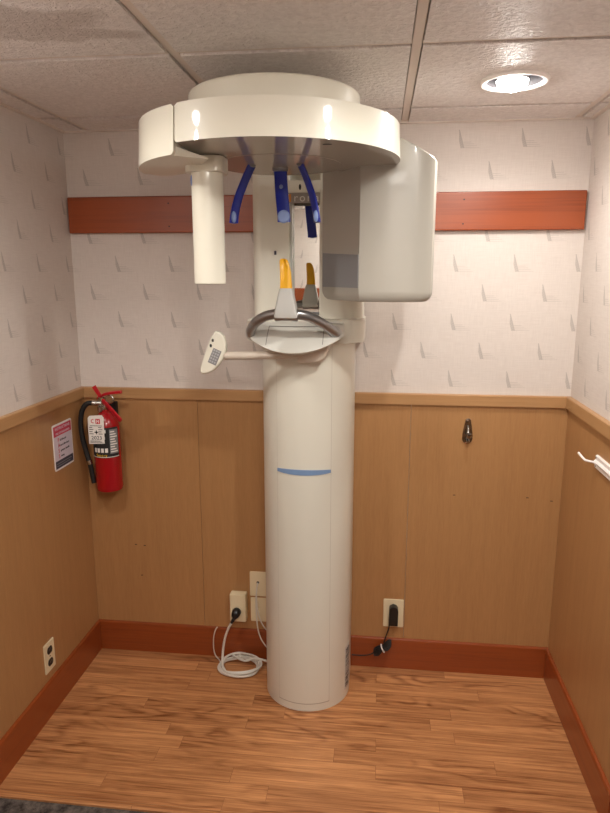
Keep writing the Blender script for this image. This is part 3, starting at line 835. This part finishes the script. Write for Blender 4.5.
# left of the column: surface box with black plug and coiled white cord
bo = thing('surface_outlet_box', 'raised ivory outlet box on the back wall left of the column', 'outlet', (.664, YW, .258))
obj('box_body', prism(rrect(.629, .701, .193, .322, .005, 3), 0, .040, bev=.005, seg=2, fn=FRONT(YW)), m_ivory, bo)
obj('socket', prism(arc(.664, .250, .018, 0, 360, 24)[:-1], 0, .003, fn=FRONT(YW - .039)), m_ivory, bo)
cw = thing('coiled_power_cord', 'coiled white power cord with black plug lying on the floor left of the column', 'cord', (.67, -.10, 0))
obj('plug', loft([[(.662 + dx + x, y, .246 + dz + z) for x, z in arc(0, 0, r, 0, 345, 15)] for y, r, dx, dz in ((-.0505, .017, 0, 0), (-.055, .020, 0, 0), (-.070, .019, 0, 0), (-.080, .016, -.002, -.004), (-.086, .009, -.004, -.010))]), m_black, cw, smooth=50)
obj('strain_relief', tube([(.660, -.076, .236), (.652, -.082, .222), (.644, -.082, .207)], [.0085, .007, .0055], 12), m_rubber, cw)
obj('cord', tube([(.645, -.082, .208), (.632, -.080, .185), (.615, -.076, .14), (.604, -.074, .09), (.600, -.082, .04), (.606, -.105, .014), (.622, -.13, .008)], .0052, 12), m_cordw, cw)
bm = BM(); pts = []
rr = random.Random(5)
for i in range(0, 5 * 16):
    t = 2 * PI * i / 16 + 2.6; k = i / 80
    r1 = .083 + .012 * math.sin(i * .37) ; r2 = .070 + .010 * math.cos(i * .29)
    pts.append((.675 + r1 * math.cos(t) + .006 * math.sin(i * .11), -.094 + r2 * math.sin(t) * .98, .007 + .004 * (i // 16) + .003 * math.sin(i * .7) + .012 * max(0, math.sin(t)) * k))
pts += [(.70, -.09, .034), (.74, -.07, .036), (.785, -.07, .03), (.807, -.08, .028)]
add_tube(bm, pts, .0046, 8, 3); obj('cord_coil', bm, m_cordw, cw)
obj('cable_tie', tube([(.668, -.030, .004), (.669, -.028, .03), (.670, -.044, .036), (.671, -.058, .024)], .003, 8), m_cordw, cw)
tw = tag(obj('thin_white_wire', tube([(.566, -.026, .150), (.557, -.030, .135), (.549, -.032, .10), (.548, -.034, .05), (.556, -.038, .018), (.575, -.05, .006), (.582, -.060, .004)], .0028, 8), m_arm), 'thin beige wire rising over the baseboard left of the coiled cord', 'wire')
# two plates left of the column
p1 = thing('cable_plate', 'upper of the two ivory wall plates beside the column, white cable leaving its hole', 'wall plate', (.75, YW, .36))
obj('cover_plate', plate_y(.713, .786, .302, .417), m_ivory, p1)
obj('cable_hole', lathe([(0, .0005), (.005, .0005), (.006, 0)], (.749, YW - .005, .367), 16, 'y', cap=False), m_gap, p1)
obj('screw', lathe([(0, .0012), (.003, .0008), (.0035, 0)], (.749, YW - .005, .405), 12, 'y', cap=False), m_ivory, p1)
p2 = thing('switch_plate', 'lower of the two ivory wall plates beside the column, with a small toggle', 'wall plate', (.75, YW, .24))
obj('cover_plate', plate_y(.715, .788, .181, .294), m_ivory, p2)
obj('toggle', box(.747, .757, -.021, -.0115, .226, .250, bev=.002), m_ivory, p2)
for z in (.205, .271): obj('screw', lathe([(0, .0012), (.003, .0008), (.0035, 0)], (.752, YW - .005, z), 12, 'y', cap=False), m_ivory, p2)
dc = thing('data_cable', 'thin white cable looping from the upper wall plate down behind the column', 'cable', (.749, -.014, .367))
obj('strand', tube([(.749, -.013, .367), (.747, -.022, .352), (.745, -.028, .31), (.748, -.030, .26), (.757, -.033, .215), (.772, -.036, .18), (.792, -.038, .155), (.810, -.040, .14)], .0028, 8), m_cordw, dc)
obj('strand', tube([(.749, -.0135, .362), (.745, -.024, .34), (.743, -.031, .28), (.745, -.033, .22), (.750, -.034, .16), (.763, -.037, .115), (.786, -.040, .08), (.809, -.042, .062)], .0028, 8), m_cordw, dc)

# ------------------------------------------------------------------ hooks
hk = thing('coat_hook', 'small dark metal coat hook on the wood panel of the back wall', 'hook', (1.609, YW, 1.07))
bp_ = arc(1.609, 1.041, .0205, 180, 360, 14) + [(1.6285, 1.06), (1.622, 1.10), (1.619, 1.115)] + arc(1.609, 1.113, .0098, 10, 170, 8) + [(1.599, 1.115), (1.596, 1.10), (1.5895, 1.06)]
obj('back_plate', prism(bp_, 0, .006, bev=.002, fn=FRONT(YW)), m_dchrome, hk)
obj('prong', tube([(1.609, -.012, 1.092), (1.609, -.024, 1.080), (1.609, -.034, 1.064), (1.610, -.040, 1.056), (1.610, -.048, 1.060), (1.610, -.050, 1.070)], [.0065, .0065, .006, .007, .0085, .010], 16), m_dchrome, hk)
obj('lower_prong', tube([(1.609, -.011, 1.050), (1.609, -.020, 1.036), (1.609, -.028, 1.032), (1.609, -.033, 1.040)], [.0055, .006, .0065, .008], 14), m_dchrome, hk)
obj('screw', lathe([(0, .002), (.003, .0015), (.0042, 0)], (1.609, YW - .006, 1.113), 14, 'y', cap=False), m_chrome, hk)
obj('screw', lathe([(0, .002), (.003, .0015), (.0042, 0)], (1.609, YW - .006, 1.027), 14, 'y', cap=False), m_chrome, hk)

XR_ = W - .007
wr = thing('wall_rail', 'white grooved wall rail on the right wood panel with a hook at its end', 'rail', (XR_, -.55, 1.07))
rp = [(0, 1.046), (.006, 1.046), (.009, 1.050), (.008, 1.060), (.012, 1.064), (.014, 1.068), (.012, 1.072), (.007, 1.076), (.008, 1.088), (.005, 1.091), (0, 1.091)]
obj('rail_profile', prism(rp, -.74, -.380, fn=lambda a, b, h: (XR_ - a, h, b)), m_wplast, wr)
obj('end_hook', tube([(XR_ - .012, -.405, 1.067), (XR_ - .014, -.385, 1.066), (XR_ - .022, -.366, 1.0635), (XR_ - .030, -.350, 1.0625), (XR_ - .036, -.336, 1.068), (XR_ - .044, -.316, 1.079)], .0042, 12), m_wplast, wr)
for z in (1.053, 1.083): obj('screw', lathe([(0, .001), (.0022, .0008), (.0028, 0)], (XR_ - .0085, -.388, z), 10, '-x', cap=False), m_gap, wr)

# small nail holes in the wood panel
bm = BM()
for x, z in ((.205, .515), (.245, .512), (.225, .37), (1.57, .80), (1.86, .80), (1.955, .79)):
    add_box(bm, x - .006, x + .004, -.0076, -.0068, z - .0015, z + .0015)
nh = struct('trim_13', bm, m_gap)

# ------------------------------------------------------------------ world and camera
wd = bpy.data.worlds.new('World'); sc.world = wd; wd.use_nodes = True
wd.node_tree.nodes['Background'].inputs[0].default_value = (.05, .045, .04, 1)
cam = bpy.data.cameras.new('Camera'); co = bpy.data.objects.new('Camera', cam); COL.objects.link(co)
cam.sensor_fit = 'VERTICAL'; cam.sensor_height = 36.; cam.lens = 637.76 * 36 / 813; cam.clip_start = .02
co.location = (1.2470, -2.5401, 1.6834)
co.rotation_euler = (PI / 2 - .2043, 0, .1146)
sc.camera = co
